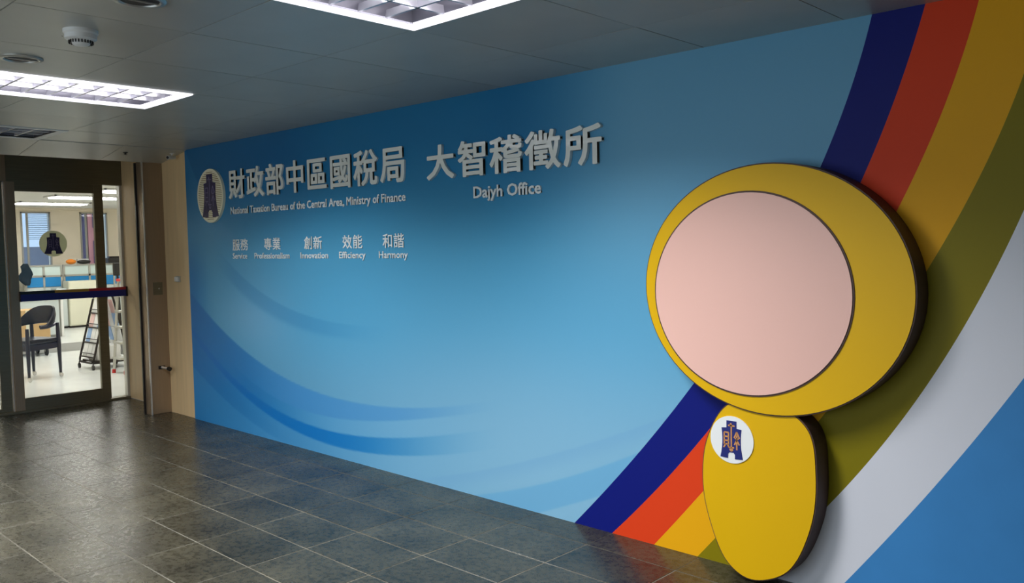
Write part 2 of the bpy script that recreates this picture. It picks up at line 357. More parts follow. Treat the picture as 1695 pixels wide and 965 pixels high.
# door_1: the sliding leaf in the middle
def door_leaf(name, y0, y1, xc, ls, rs, zb, zt, rb, rt, wide=.022):
    root = B((xc-wide, y0, zb, xc+wide, y0+ls, zt)).build(name, M['steel'], bevel=.002, off=None)
    struct(root)
    root2 = root
    B((xc-wide, y1-rs, zb, xc+wide, y1, zt)).build('stile', M['steelt'], root2, bevel=.002)
    B((xc-wide+.002, y0+ls, zb, xc+wide-.002, y1-rs, zb+rb)).build('bottom_rail', M['steelt'], root2)
    B((xc-wide+.002, y0+ls, zt-rt, xc+wide-.002, y1-rs, zt)).build('top_rail', M['steelt'], root2)
    B((xc-.005, y0+ls-.005, zb+rb-.005, xc+.005, y1-rs+.005, zt-rt+.005)).build('glass_pane', M['glass'], root2)
    return root
d1 = door_leaf('door_1', -1.005, -.113, x+.012, .08, .09, .024, 2.234, .115, .09)
B((x-.012, -.11, .024, x-.004, .062, 2.234)).build('glass_pane', M['glass'], dj)
d2 = door_leaf('door_2', -2.12, -1.02, x-.035, .07, .095, .024, 2.234, .03, .09)
B((x-.03, -1.016, .02, x+.0, -1.006, 2.234)).build('edge_strip', M['chrome'], d1)
B((x-.045, -1.06, 2.234, x+.05, -1.0, 2.5)).build('header_post', M['steel'], hd)

# ---- emblem: a spade-shaped coin with three characters drawn in strokes
def coin_outline(flare):
    R_ = [(.23, .80), (.23, .50), (.46, .47)]
    for k in range(1, 7):
        t = k/6; R_.append((.46-.05*math.sin(math.pi*t)+flare*t**2, .47-1.25*t))
    R_ += [(.16, -.80), (.16, -.62), (.10, -.54)]
    L_ = [(-a, b) for a, b in R_[::-1]]
    return R_+L_
def stroke(mb, a, b, wd, y0, y1, R, c):
    (ax, az), (bx, bz) = a, b; d = math.hypot(bx-ax, bz-az); nx, nz = -(bz-az)/d*wd/2, (bx-ax)/d*wd/2
    P = [(ax+nx, az+nz), (ax-nx, az-nz), (bx-nx, bz-nz), (bx+nx, bz+nz)]
    mb.prism([(c[0]+R*p[0], c[2]+R*p[1]) for p in P], y0, y1)
STROKES = [((0, .66), (0, -.42)), ((-.15, .6), (.15, .6)), ((0, .70), (-.08, .60)), ((-.13, -.33), (.13, -.33)), ((-.08, -.40), (0, -.48)), ((.08, -.40), (0, -.48)),
  ((-.33, .30), (-.33, -.22)), ((-.13, .30), (-.13, -.22)), ((-.33, .30), (-.13, .30)), ((-.33, .12), (-.13, .12)), ((-.33, -.05), (-.13, -.05)), ((-.33, -.20), (-.13, -.20)), ((-.26, -.2), (-.36, -.36)), ((-.18, -.2), (-.10, -.34)),
  ((.25, .36), (.13, .10)), ((.25, .36), (.38, .10)), ((.25, .22), (.25, -.40)), ((.17, .08), (.34, .08)), ((.25, .02), (.14, -.20)), ((.25, .02), (.37, -.18))]
def emblem(parent, c, R, disc, coin, line, flare=.16, thick=.012, bars=False, rim=None, rot=0, wd=.045, axis='y', back=True):
    """parts built facing -y around c, then turned if axis is 'x' (facing +x)"""
    y = c[1]; ox = []
    mb = MB().prism([(c[0]+R*math.cos(2*math.pi*k/64), c[2]+R*math.sin(2*math.pi*k/64)) for k in range(64)], y, y-thick)
    if back: ox.append(mb.build('disc', M[disc], parent))
    if bars:
        b = MB()
        for k in range(-14, 15):
            z = k/15.0; hw = math.sqrt(max(0, .90**2-z*z))
            if hw > .1: b.box((c[0]-R*hw, y-thick-.001, c[2]+R*(z-.012)), (c[0]+R*hw, y-thick+.001, c[2]+R*(z+.012)))
        o = b.build('gold_bars', M['goldline'], parent); o['kind'] = 'stuff'; ox.append(o)
    ox.append(MB().prism([(c[0]+R*a, c[2]+R*b_) for a, b_ in coin_outline(flare)], y-thick+.002, y-thick-.002).build('coin_mark', M[coin], parent))
    s = MB()
    for a, b_ in STROKES: stroke(s, a, b_, wd, y-thick, y-thick-.0032, R, c)
    ox.append(s.build('coin_characters', M[line], parent))
    return ox
# sticker disc on the door glass (faces +x)
DE = (x+.0305, -.600, 1.638)
de = thing('door_emblem', (x+.018, -.600, 1.638), 'round grey sticker with dark spade-coin emblem on the glass door', 'sticker')
parts = emblem(de, (x+.018, -.600, 1.638), .128, 'sage', 'indigo', 'lilac', flare=.22, thick=.002, wd=.03)
de.rotation_euler = (0, 0, math.pi/2)
de.location = (x+.0195, -.600, 1.638)

# striped safety band across the door
bd = thing('safety_band', (x+.05, -.42, 1.08), 'navy band edged dark green, ochre and red running across the glass door', 'band')
bx0, bx1 = x+.036, x+.062
B((bx0, -.925, 1.083, bx1, .083, 1.150)).build('navy_strip', M['bk_navy'], bd)
B((bx0, -.925, 1.150, bx1, -.62, 1.178)).build('green_edging', M['bk_green'], bd)
B((bx0, -.62, 1.150, bx1, -.30, 1.178)).build('ochre_edging', M['bk_ochre'], bd)
B((bx0, -.30, 1.150, bx1, .083, 1.178)).build('red_edging', M['bk_red'], bd)
B((bx0-.01, .068, 1.08, bx1+.004, .084, 1.182)).build('end_cap', M['darkm'], bd)
B((bx0-.02, -.93, 1.08, bx1-.002, -.915, 1.18)).build('end_bracket', M['darkm'], bd)

# ================================================================ MURAL
Z = np.array
def fit(zs, xs, n=3): return np.polyfit(Z(zs), Z(xs), n)
cN = fit([2.45, 2.32, 2.17, 2.0, 1.85, .772, .625, .39, .21, 0], [6.096, 6.06, 6.01, 5.945, 5.883, 5.196, 5.058, 4.859, 4.698, 4.49])
cR = fit([2.445, 2.287, 2.116, 1.924, 1.781, .604, .416, .192, 0], [6.297, 6.255, 6.188, 6.118, 6.054, 5.322, 5.134, 4.932, 4.755])
cY = fit([2.424, 2.241, 2.024, 1.845, 1.745, .395, .197, 0], [6.488, 6.437, 6.361, 6.289, 6.244, 5.354, 5.184, 5.015])
cO = fit([2.45, 2.124, 2.038, 1.84, 1.716, .4, .2, 0], [6.72, 6.639, 6.607, 6.53, 6.473, 5.6, 5.44, 5.265])
cW = fit([2.45, 1.673, 1.361, 1.148, 1.012, .711, .46, .281, 0], [6.90, 6.643, 6.539, 6.436, 6.355, 6.162, 5.963, 5.827, 5.57])
cB = fit([2.45, 1.7, 1.025, .758, .544, .298, .068, 0], [7.3, 7.03, 6.653, 6.485, 6.349, 6.175, 5.997, 5.935])
def sm(a, b, v): t = min(1, max(0, (v-a)/(b-a))); return t*t*(3-2*t)
def curve(pts, n):
    c = np.polyfit([p[0] for p in pts], [p[1] for p in pts], n); return lambda v: float(np.polyval(c, v))
a1t = curve([(0, 1.169), (.528, .874), (1.333, .584), (2.074, .449), (2.65, .43), (3.101, .474), (3.6, .56), (4.6, .80)], 3)
a1b = curve([(.0, 1.02), (.4, .74), (1.089, .421), (1.828, .309), (2.645, .329), (3.158, .396), (4.2, .62)], 3)
a2t = curve([(0, .86), (.848, .39), (1.742, .229), (2.501, .2), (2.999, .247), (3.5, .353), (4.3, .56)], 3)
a2b = curve([(0, .80), (.5, .46), (1.0, .28), (1.527, .178), (2.13, .08), (2.834, .104), (3.44, .211), (3.9, .33)], 3)
a3 = curve([(0, .50), (.108, .422), (.632, .214), (1.253, .069), (1.6, -.02)], 2)
a4 = curve([(3.142, .006), (3.574, .111), (3.962, .233), (4.5, .42)], 2)
a5 = curve([(3.729, .01), (4.195, .152), (4.701, .357), (5.1, .55)], 2)
a6 = curve([(4.237, .005), (4.698, .197), (5, .33)], 2)
a0 = curve([(.45, 1.62), (.918, 1.34), (1.5, 1.113), (2.18, 1.006), (2.873, 1.0), (3.4, 1.03)], 3)
a0b = curve([(.45, 1.46), (.812, 1.239), (1.363, 1.02), (2.1, .90), (2.9, .90)], 3)
at = curve([(.02, 2.45), (.11, 2.3), (.253, 2.10), (.551, 1.85), (1.0, 1.60), (1.6, 1.42)], 3)
def mixc(a, b, t): return [p+(q-p)*t for p, q in zip(a, b)]
DEEP, MID, PALE, HOT, GREYB = (14, 98, 154), (78, 160, 202), (140, 190, 218), (6, 112, 190), (134, 172, 204)
def bluecol(X, Zz):
    c = mixc(DEEP, MID, sm(2.3, 1.45, Zz)*.9 + .1)
    c = mixc(c, (96, 160, 196), sm(1.1, .4, Zz)*sm(.2, 1.6, X))
    c = mixc(c, PALE, sm(1.7, .1, Zz)*sm(1.6, 4.4, X)*.85)
    c = mixc(c, (70, 160, 196), sm(1.5, 2.5, X)*sm(1.0, 2.1, Zz)*(1-sm(3.6, 4.6, X))*.25)
    c = mixc(c, (124, 182, 214), sm(3.9, 5.0, X)*sm(.8, 2.0, Zz)*.85)
    c = mixc(c, (18, 118, 190), (1-sm(.0, .5, X))*sm(1.9, 1.2, Zz)*.8)
    # pale glow above the first arc
    c = mixc(c, (128, 184, 222), math.exp(-((X-1.1)/.6)**2-((Zz-.98)/.28)**2)*.55)
    fade = 1-sm(2.4, 4.0, X)
    f1 = 1-sm(2.0, 3.9, X)
    def under(g, w_=.007): return sm(-w_, w_, g-Zz)
    A1, A1b, A2, A2b = a1t(X), a1b(X), a2t(X), a2b(X)
    u1, u1b, u2, u2b = under(A1), under(A1b), under(A2), under(A2b)
    c = mixc(c, (20, 116, 188), u1*.85*(1-sm(.9, 3.2, X)))
    c = mixc(c, (76, 146, 204), u1*(1-u1b)*.65*(1-sm(2.8, 4.0, X))*sm(.5, 1.8, X))
    c = mixc(c, (112, 176, 218), u1b*(1-u2)*.40*(1-sm(2.6, 3.9, X))*sm(.9, 2.4, X))
    c = mixc(c, HOT, u2*(1-u2b)*.80*(1-sm(1.9, 4.0, X)))
    if X < 3.9: c = mixc(c, (120, 178, 216), u2b*.30*sm(.4, 1.6, X)*(1-sm(3.0, 3.9, X)))
    if X < 1.6: c = mixc(c, (96, 168, 216), under(a3(X))*.30)
    if X > .45: c = mixc(c, (36, 120, 178), under(a0(X))*(1-under(a0b(X), .03))*.32*sm(.45, .9, X)*(1-sm(1.7, 3.0, X)))
    if X < 1.6: c = mixc(c, (84, 156, 204), under(at(X))*.28*(1-sm(.5, 1.6, X))*(1-sm(0, .5, at(X)-Zz)))
    if X > 3.0: c = mixc(c, (112, 166, 208), under(a4(X))*.35*(1-sm(0, .12, a4(X)-Zz))*sm(3.1, 3.4, X))
    if X > 3.6: c = mixc(c, (98, 168, 212), under(a5(X))*(1-under(a6(X)))*.6)
    return c
me_v = []; me_f = []; me_m = []; cols = []
nx, nz = 420, 230
zs = [H*k/nz for k in range(nz+1)]
FY, BY = 0.0, .012
bnd = [lambda z: 0.0]+[(lambda z, c=c: float(np.polyval(c, z))) for c in (cN, cR, cY, cO, cW, cB)]+[lambda z: 9.0]
for k, z in enumerate(zs):
    xe = bnd[1](z)
    for i in range(nx+1):
        X = xe*i/nx; me_v.append((X, FY, z)); cols.append((*lin(bluecol(X, z)), 1))
for k in range(nz):
    for i in range(nx):
        a = k*(nx+1)+i; me_f.append((a, a+1, a+nx+2, a+nx+1)); me_m.append(0)
for s in range(1, 7):
    o = len(me_v)
    for z in zs: me_v += [(bnd[s](z), FY, z), (bnd[s+1](z), FY, z)]; cols += [(1, 1, 1, 1)]*2
    for k in range(nz): me_f.append((o+2*k, o+2*k+1, o+2*k+3, o+2*k+2)); me_m.append(s)
o = len(me_v); me_v += [(0, FY, 0), (0, BY, 0), (0, BY, H), (0, FY, H)]; cols += [(*lin((20, 80, 130)), 1)]*4; me_f.append((o, o+3, o+2, o+1)); me_m.append(0)
mm = bpy.data.meshes.new('mural'); mm.from_pydata(me_v, [], me_f)
ca = mm.color_attributes.new('print', 'FLOAT_COLOR', 'POINT'); ca.data.foreach_set('color', [q for c in cols for q in c])
pm = mat('blue_print', (60, 140, 190), .45, spec=.25); nt = pm.node_tree; at_ = nt.nodes.new('ShaderNodeVertexColor'); at_.layer_name = 'print'
nt.links.new(at_.outputs[0], nt.nodes['Principled BSDF'].inputs['Base Color'])
for m_ in (pm, M['s_navy'], M['s_red'], M['s_yel'], M['s_olive'], M['s_white'], M['s_blue']): mm.materials.append(m_)
mm.polygons.foreach_set('material_index', me_m)
mu = bpy.data.objects.new('wall_mural', mm); COL.objects.link(mu)
tag(mu, 'large blue swirl wall mural with curved navy, red, yellow, olive and white stripes', 'mural')

# ================================================================ LETTERING
def glyph_mesh(ch, size, bold, depth, res=3):
    cu = bpy.data.curves.new('glyph', 'FONT'); cu.body = ch; cu.size = size; cu.extrude = depth/2; cu.resolution_u = res
    ob = bpy.data.objects.new('tmp', cu); COL.objects.link(ob)
    dg = bpy.context.evaluated_depsgraph_get(); dg.update()
    me = bpy.data.meshes.new_from_object(ob.evaluated_get(dg)); COL.objects.unlink(ob); bpy.data.objects.remove(ob); bpy.data.curves.remove(cu)
    if bold:                            # heavier weight: the same outline laid around itself
        bm = bmesh.new(); K = 8 if bold > .021 else 4
        for k in range(K):
            a = 2*math.pi*(k+.5)/K; n0 = len(bm.verts); bm.from_mesh(me); bm.verts.ensure_lookup_table()
            for v in bm.verts[n0:]:
                v.co.x += bold*math.cos(a); v.co.y += bold*math.sin(a)
                if v.co.z > 0: v.co.z += .002*size*depth*k
        bm.to_mesh(me); bm.free()
    return me
def bounds(me):
    xs = [v.co.x for v in me.vertices]; ys = [v.co.y for v in me.vertices]
    return min(xs), max(xs), min(ys), max(ys)
def place_letter(me, root, xl, sx, z, sz, mtl, depth, x_off, yoff=0.0):
    me.materials.clear(); me.materials.append(mtl)
    for v in me.vertices:
        X, Y_, D = v.co; v.co = (xl+(X-x_off)*sx-root.location.x, -(D+depth/2)-yoff-.0012-root.location.y, z+Y_*sz-root.location.z)
    me.update()
    o = bpy.data.objects.new('letter', me); COL.objects.link(o); o.parent = root
    return o
def cjk_line(name, text, x0, x1, za, zb, mtl, bold, depth, label, cat='lettering', group=None, standoff=0.0, slope=0.0):
    """each character fitted to its own square cell between x0..x1; za/zb bottom and top"""
    root = thing(name, ((x0+x1)/2, 0, za), label, cat, group)
    n = len(text); pitch = (x1-x0)/n
    for k, ch in enumerate(text):
        me = glyph_mesh(ch, 1, bold, depth, 3); a, b_, c, d = bounds(me)
        cw = pitch*.93; hh = (zb-za)
        full = 1.0   # em box
        sx = cw/.98; sz = hh/.98
        xl = x0+pitch*(k+.5)-cw/2
        zz = za+slope*(k/(max(1, n-1)))
        place_letter(me, root, xl+(cw-(b_-a)*sx)/2, sx, zz-(-.10)*sz, sz, mtl, depth, a, standoff)
    return root
def latin_line(name, text, x0, x1, zb, cap, mtl, bold, depth, label, cat='lettering', group=None, standoff=0.0):
    root = thing(name, ((x0+x1)/2, 0, zb), label, cat, group)
    meH = glyph_mesh('H', 1, 0, depth); hb = bounds(meH); H1 = hb[3]-hb[2]; bpy.data.meshes.remove(meH)
    # advance widths from pairs
    def width(s):
        m_ = glyph_mesh(s, 1, 0, depth, 1); b = bounds(m_); bpy.data.meshes.remove(m_); return b[0], b[1]
    pos = []; 
    for k, ch in enumerate(text):
        if ch == ' ': pos.append(None); continue
        a, b_ = width(text[:k+1]) if text[:k+1].strip() else (0, 0)
        pos.append(b_)
    L0, L1 = width(text); sx = (x1-x0)/(L1-L0); sz = cap/H1
    for k, ch in enumerate(text):
        if ch == ' ': continue
        me = glyph_mesh(ch, 1, bold, depth, 2); a, b_, c, d = bounds(me)
        right = pos[k]-L0
        place_letter(me, root, x0+(right-(b_-a)+bold)*sx, sx, zb, sz, mtl, depth, a, standoff)
    return root
cjk_line('title_lettering', '財政部中區國稅局', .795, 3.135, 1.965, 2.215, M['silver'], .022, .014, 'raised silver Chinese characters 財政部中區國稅局 beside the round emblem', group=None)
cjk_line('office_lettering', '大智稽徵所', 3.33, 4.74, 1.955, 2.175, M['silver'], .022, .02, 'large raised silver Chinese characters 大智稽徵所 above Dajyh Office')
latin_line('bureau_lettering', 'National Taxation Bureau of the Central Area, Ministry of Finance', .812, 3.108, 1.842, .056, M['print'], .020, .006, 'long English line National Taxation Bureau of the Central Area under the silver characters')
latin_line('dajyh_lettering', 'Dajyh Office', 3.755, 4.292, 1.826, .066, M['sprint'], .022, .010, 'raised English words Dajyh Office on the blue mural')
for cj, en, (c0, c1), (e0, e1) in (('服務', 'Service', (.812, 1.071), (.816, 1.051)), ('專業', 'Professionalism', (1.317, 1.569), (1.17, 1.69)), ('創新', 'Innovation', (1.891, 2.138), (1.845, 2.208)),
                    ('效能', 'Efficiency', (2.387, 2.63), (2.347, 2.658)), ('和諧', 'Harmony', (2.846, 3.083), (2.81, 3.115))):
    cjk_line('motto_characters', cj, c0, c1+.005, 1.535, 1.635, M['print'], .012, .004, 'small white Chinese motto %s above the word %s' % (cj, en), group='small motto characters on the mural')
    latin_line('motto_word', en, e0, e1, 1.468, .046, M['print'], .010, .004, 'small white English word %s under %s on the mural' % (en, cj), group='small English motto words on the mural')
em = thing('wall_emblem', (.491, 0, 2.012), 'round cream emblem plaque with gold bars and dark spade-coin sign left of the silver characters', 'emblem')
emblem(em, (.491, 0, 2.012), .232, 'cream', 'indigo', 'lilac', flare=.17, thick=.022, bars=True, wd=.03)

# ================================================================ YELLOW CUT-OUT BOARD (plain)
def ellipse(cx, cz, rx, rz, tilt=0, n=96, p=2.0):
    out = []
    for k in range(n):
        a = 2*math.pi*k/n; c_, s_ = math.cos(a), math.sin(a)
        ex = rx*math.copysign(abs(c_)**(2/p), c_); ez = rz*math.copysign(abs(s_)**(2/p), s_)
        out.append((cx+ex*math.cos(tilt)-ez*math.sin(tilt), cz+ex*math.sin(tilt)+ez*math.cos(tilt)))
    return out
YB, YF = -.004, -.135
bo = thing('cutout_board', (5.68, -.06, 0), 'thick yellow cut-out wall board with plain pink oval and brown sides', 'board')
def slab(name, pts, y0, y1, face, parent, edge='brown', lip=.006):
    """brown-sided slab with a coloured front sheet inset by a thin dark outline"""
    o = MB().prism(pts, y0, y1+.004).build(name, M[edge], parent)
    cx = sum(p[0] for p in pts)/len(pts); cz = sum(p[1] for p in pts)/len(pts)
    n = len(pts); ins = []
    for k in range(n):
        p0, p1 = pts[k-1], pts[(k+1) % n]; dx, dz = p1[0]-p0[0], p1[1]-p0[1]; d = math.hypot(dx, dz)
        q = (pts[k][0]-dz/d*lip, pts[k][1]+dx/d*lip)
        ins.append(q)
    f_ = MB().prism(ins, y1+.005, y1).build('front_sheet', M[face], o)
    return o
head = ellipse(5.695, 1.325, .625, .55, math.radians(-4))
slab('oval_panel', head, YB, YF, 'yellow', bo)
def blob(pts, n=12):      # closed Catmull-Rom
    out = []; m_ = len(pts)
    for i in range(m_):
        p0, p1, p2, p3 = [pts[(i+d) % m_] for d in (-1, 0, 1, 2)]
        for k in range(n):
            t = k/n; out.append(tuple(.5*(2*p1[j]+(p2[j]-p0[j])*t+(2*p0[j]-5*p1[j]+4*p2[j]-p3[j])*t*t+(3*p1[j]-p0[j]-3*p2[j]+p3[j])*t**3) for j in (0, 1)))
    return out
low = blob([(5.63, .012), (5.80, .10), (5.90, .32), (5.92, .55), (5.88, .74), (5.70, .84), (5.50, .80), (5.39, .62), (5.37, .40), (5.42, .20), (5.50, .06)])
slab('lower_panel', low, YB, YF+.012, 'yellow', bo)
pk = ellipse(5.605, 1.305, .478, .455, math.radians(-4))
slab('pink_panel', pk, YF+.004, YF-.008, 'pink', bo, lip=.008)
bg = thing('round_badge', (5.525, YF+.012, .640), 'round white badge with navy spade-coin emblem on the yellow board', 'badge')
emblem(bg, (5.525, YF+.0115, .640), .108, 'badge', 'navy', 'gold', flare=.06, thick=.004, wd=.06)

# ================================================================ CEILING FITTINGS
def lamp(lx, ly, on, label):
    L_, Wd = 1.32, .66; z = H
    c = (lx+.33, ly-.66)
    t = thing('ceiling_lamp', (c[0], c[1], H), label, 'lamp', 'recessed louvred ceiling lamps')
    a, b_, e, g = lx+.004, lx+Wd-.004, ly-L_+.004, ly-.004; r = .055
    fr = MB().box((a, e, z-.006), (a+r, g, z+.01)).box((b_-r, e, z-.006), (b_, g, z+.01)).box((a+r, e, z-.006), (b_-r, e+r, z+.01)).box((a+r, g-r, z-.006), (b_-r, g, z+.01))
    fr.build('frame', M['whitel' if on else 'white'], t, bevel=.002)
    tr = MB().box((a+r, e+r, z+.1), (b_-r, g-r, z+.105)).box((a+r-.004, e+r, z), (a+r, g-r, z+.1)).box((b_-r, e+r, z), (b_-r+.004, g-r, z+.1)).box((a+r, e+r-.004, z), (b_-r, e+r, z+.1)).box((a+r, g-r, z), (b_-r, g-r+.004, z+.1))
    tr.build('housing', M['reflect'], t)
    for k in range(3):
        X = lx+.33+(k-1)*.16
        MB().tube([(X, e+r+.02, z+.05), (X, g-r-.02, z+.05)], .008, 10).build('tube', M['tube' if on else 'tubeoff'], t)
    for X in (lx+.25, lx+.41):
        MB().prism([(X-.006, z+.004), (X+.006, z+.004), (X+.001, z+.04), (X-.001, z+.04)], g-r, e+r).build('louver_spine', M['louver'], t)
    n = 9; bm_ = MB()
    for k in range(1, n):
        Y = e+r+(g-r-e-r)*k/n
        q = MB(); q.add([(a+r, Y-.006, z+.004), (b_-r, Y-.006, z+.004), (b_-r, Y+.006, z+.004), (a+r, Y+.006, z+.004), (a+r, Y, z+.036), (b_-r, Y, z+.036)],
                        [(0, 3, 2, 1), (0, 1, 5, 4), (2, 3, 4, 5), (0, 4, 3), (1, 2, 5)])
        q.build('louver_blade', M['louver'], t)
    return t
LL = ['brightest lit recessed ceiling lamp at the top centre, nearest the camera', 'long lit recessed lamp with white louvres beside the smoke detector',
      'unlit recessed ceiling lamp nearest the glass door', 'added unseen fill lamp near the door, out toward the back of the lobby', 'added unseen fill lamp in the back row, middle of the lobby', 'added unseen fill lamp in the back row behind the camera side', 'unlit recessed lamp at the far end of the back row']
for i, (lx, ly, on) in enumerate(LAMPS): lamp(lx, ly, on, LL[i])
sd = thing('smoke_detector', (3.745, -2.21, H), 'round white smoke detector hanging under the grey ceiling panels', 'smoke detector')
MB().lathe([(.066, 0), (.066, -.012), (.06, -.018), (.06, -.036), (.045, -.044)], (3.745, -2.21, H), 32).build('body', M['white'], sd, smooth=True)
MB().lathe([(.034, -.044), (.034, -.054), (.028, -.060), (.01, -.062)], (3.745, -2.21, H), 24).build('sensor_cap', M['white'], sd, smooth=True)
sl = MB()
for k in range(24):
    a = 2*math.pi*k/24; sl.box((3.745+.0445*math.cos(a)-.002, -2.21+.0445*math.sin(a)-.002, H-.055), (3.745+.0445*math.cos(a)+.002, -2.21+.0445*math.sin(a)+.002, H-.043))
sl.build('vent_slots', M['dark'], sd)['kind'] = 'stuff'
MB().lathe([(.003, 0), (.003, -.001)], (3.72, -2.272, H-.028), 8).build('indicator', M['dark'], sd)
def ring(cx, cy, label):
    t = thing('round_speaker', (cx, cy, H), label, 'ceiling speaker', 'round recessed ceiling fittings')
    MB().lathe([(.092, 0), (.092, -.004), (.086, -.009), (.072, -.009), (.068, -.003), (.068, -.001)], (cx, cy, H), 40).build('trim_ring', M['alu'], t, smooth=True)
    MB().lathe([(.067, -.002), (.067, -.0035)], (cx, cy, H), 32).build('dark_grille', M['darkm'], t)
    B((cx-.004, cy-.066, H-.008, cx+.004, cy+.066, H-.003)).build('cross_bar', M['alu'], t)
    return t
ring(3.05, -2.225, 'round recessed ceiling fitting with dark grille left of the smoke detector')
ring(4.33, -2.215, 'round recessed ceiling fitting cut by the top edge of the picture')
sp = thing('sprinkler_head', (-.19, -.447, 2.42), 'small black sprinkler head under the sloped ceiling strip', 'sprinkler')
MB().lathe([(.022, .0), (.022, -.008), (.008, -.012), (.008, -.022), (.018, -.024)], (-.19, -.447, 2.421), 16).build('body', M['dark'], sp)
cc = thing('security_camera', (-.12, -.06, 2.425), 'small white security camera high in the corner beside the mural', 'camera')
MB().lathe([(.022, 0), (.022, -.01), (.008, -.014), (.008, -.03)], (-.12, -.06, 2.432), 16).build('mount', M['white'], cc)
MB().tube([(-.135, -.03, 2.392), (-.09, -.115, 2.384)], .017, 16).build('body', M['white'], cc, smooth=True)
MB().tube([(-.09, -.115, 2.384), (-.0885, -.118, 2.3837)], .013, 16).build('lens', M['dark'], cc)

# tan wall fittings
sw = thing('wall_switch', (-.24, .012, 1.28), 'small white switch box on the beige wall left of the mural', 'switch')
B((-.278, -.002, 1.252, -.202, .012, 1.308)).build('plate', M['alu'], sw, bevel=.003)
B((-.268, -.020, 1.258, -.212, -.002, 1.302)).build('rocker', M['white'], sw, bevel=.003)
hk = thing('door_stop', (-.49, -.06, .44), 'small metal latch sticking out of the steel pilaster near the floor', 'latch')
B((-.5, -.10, .425, -.492, -.04, .455)).build('plate', M['darkm'], hk)
MB().tube([(-.494, -.07, .44), (-.40, -.05, .435)], .013, 12).build('pin', M['chrome'], hk, smooth=True)
MB().tube([(-.40, -.05, .435), (-.375, -.045, .43)], .02, 12).build('tip', M['dark'], hk, smooth=True)
kp = thing('key_plate', (-.5, -.07, 1.20), 'faint square key plate on the brown steel pilaster', 'plate')
B((-.5, -.12, 1.13, -.497, -.03, 1.25)).build('plate', M['steelt'], kp, bevel=.001)
MB().lathe([(.008, 0), (.008, .006)], (-.497, -.065, 1.19), 12, axis='x').build('key_hole', M['chrome'], kp)

# ================================================================ OFFICE THINGS
# armchair (faces the left): local frame, front = -y
ch = thing('office_armchair', (-4.01, -.146, 0), 'black barrel-back armchair on small chrome casters behind the glass door', 'chair', rz=math.radians(23.7))
def loc_build(mb, name, mtl, parent, **k):
    o = mb.build(name, mtl, None, **k); o.parent = parent; return o
for sx_, sy_ in ((.22, .22), (.22, -.22), (-.22, .22), (-.22, -.22)):
    s = MB().tube([(sx_*1.02, sy_*1.02, .055), (sx_*1.0, sy_*1.0, .42), (sx_*.98, sy_*.98, .64 if sy_ < 0 else .68)], [.016, .026, .02], 8)
    lg = loc_build(s, 'leg', M['wood'], ch, smooth=True)
    c_ = MB().lathe([(.018, .055), (.02, .04), (.012, .035)], (sx_*1.02, sy_*1.02, 0), 12); c_.lathe([(.024, -.009), (.026, 0), (.024, .009)], (sx_*1.02, sy_*1.02+.01, .026), 14, axis='x')
    cst = loc_build(c_, 'caster', M['chrome'], lg, smooth=True)
loc_build(MB().box((-.225, -.235, .44), (.225, .225, .50)), 'seat', M['leather'], ch, bevel=.02)
loc_build(MB().box((-.22, -.225, .37), (.22, -.195, .44)).box((-.22, .195, .37), (.22, .225, .44)).box((-.225, -.21, .37), (-.2, .21, .44)).box((.2, -.21, .37), (.225, .21, .44)), 'seat_rail', M['wood'], ch)
bk = MB(); n = 25; rows = []
for k in range(n):                     # curved back shell from arm tip round to arm tip
    a = math.radians(-20+220*k/(n-1)); xx, yy = .27*math.cos(a), .02+.25*math.sin(a)
    hgt = .03+.17*sm(-.1, 1, math.sin(a)); zb = .64+.05*max(0, math.sin(a))
    q = 1.0+.07*max(0, math.sin(a))
    rows.append([(xx*.93, yy*.93, zb), (xx, yy, zb-.01), (xx*1.03*q, yy*1.03*q, zb+hgt*.6), (xx*q, yy*q, zb+hgt), (xx*.93*q, yy*.93*q, zb+hgt), (xx*.90, yy*.90, zb+hgt*.5)])
vs = [p for r_ in rows for p in r_]; fs = []
for k in range(n-1):
    for j in range(6): fs.append((k*6+j, k*6+(j+1) % 6, (k+1)*6+(j+1) % 6, (k+1)*6+j))
fs += [tuple(range(6)), tuple((n-1)*6+j for j in range(5, -1, -1))]
bk.add(vs, fs); loc_build(bk, 'backrest', M['leather'], ch, smooth=True)
ra = MB().tube([(.272*math.cos(math.radians(-20+220*k/24)), .02+.252*math.sin(math.radians(-20+220*k/24)), .64+.045*max(0, math.sin(math.radians(-20+220*k/24)))) for k in range(25)], .018, 8)
loc_build(ra, 'arm_rail', M['wood'], ch, smooth=True)

# cardboard box on a dolly
dl = thing('wheeled_dolly', (-6.65, .62, 0), 'low dark dolly on wheels under the cardboard box', 'dolly')
B((-6.9, .22, .15, -6.4, .92, .18)).build('deck', M['darkm'], dl)
for a, b_ in ((-6.45, .80), (-6.45, .32), (-6.85, .80), (-6.85, .32)):
    MB().lathe([(.05, -.015), (.066, -.012), (.066, .012), (.05, .015)], (a, b_, .066), 20, axis='y').build('wheel', M['dark'], dl, smooth=True)
    B((a-.01, b_-.022, .06, a+.01, b_-.016, .15), (a-.01, b_+.016, .06, a+.01, b_+.022, .15)).build('wheel_fork', M['alu'], dl)
cbx = thing('cardboard_box', (-6.65, .57, .18), 'tall tan cardboard box standing on the dolly behind the armchair', 'box')
B((-6.88, .26, .182, -6.42, .86, .70)).build('box_body', M['cardboard'], cbx, bevel=.004)
B((-6.42, .53, .182, -6.417, .59, .70)).build('tape_strip', M['cab'], cbx)

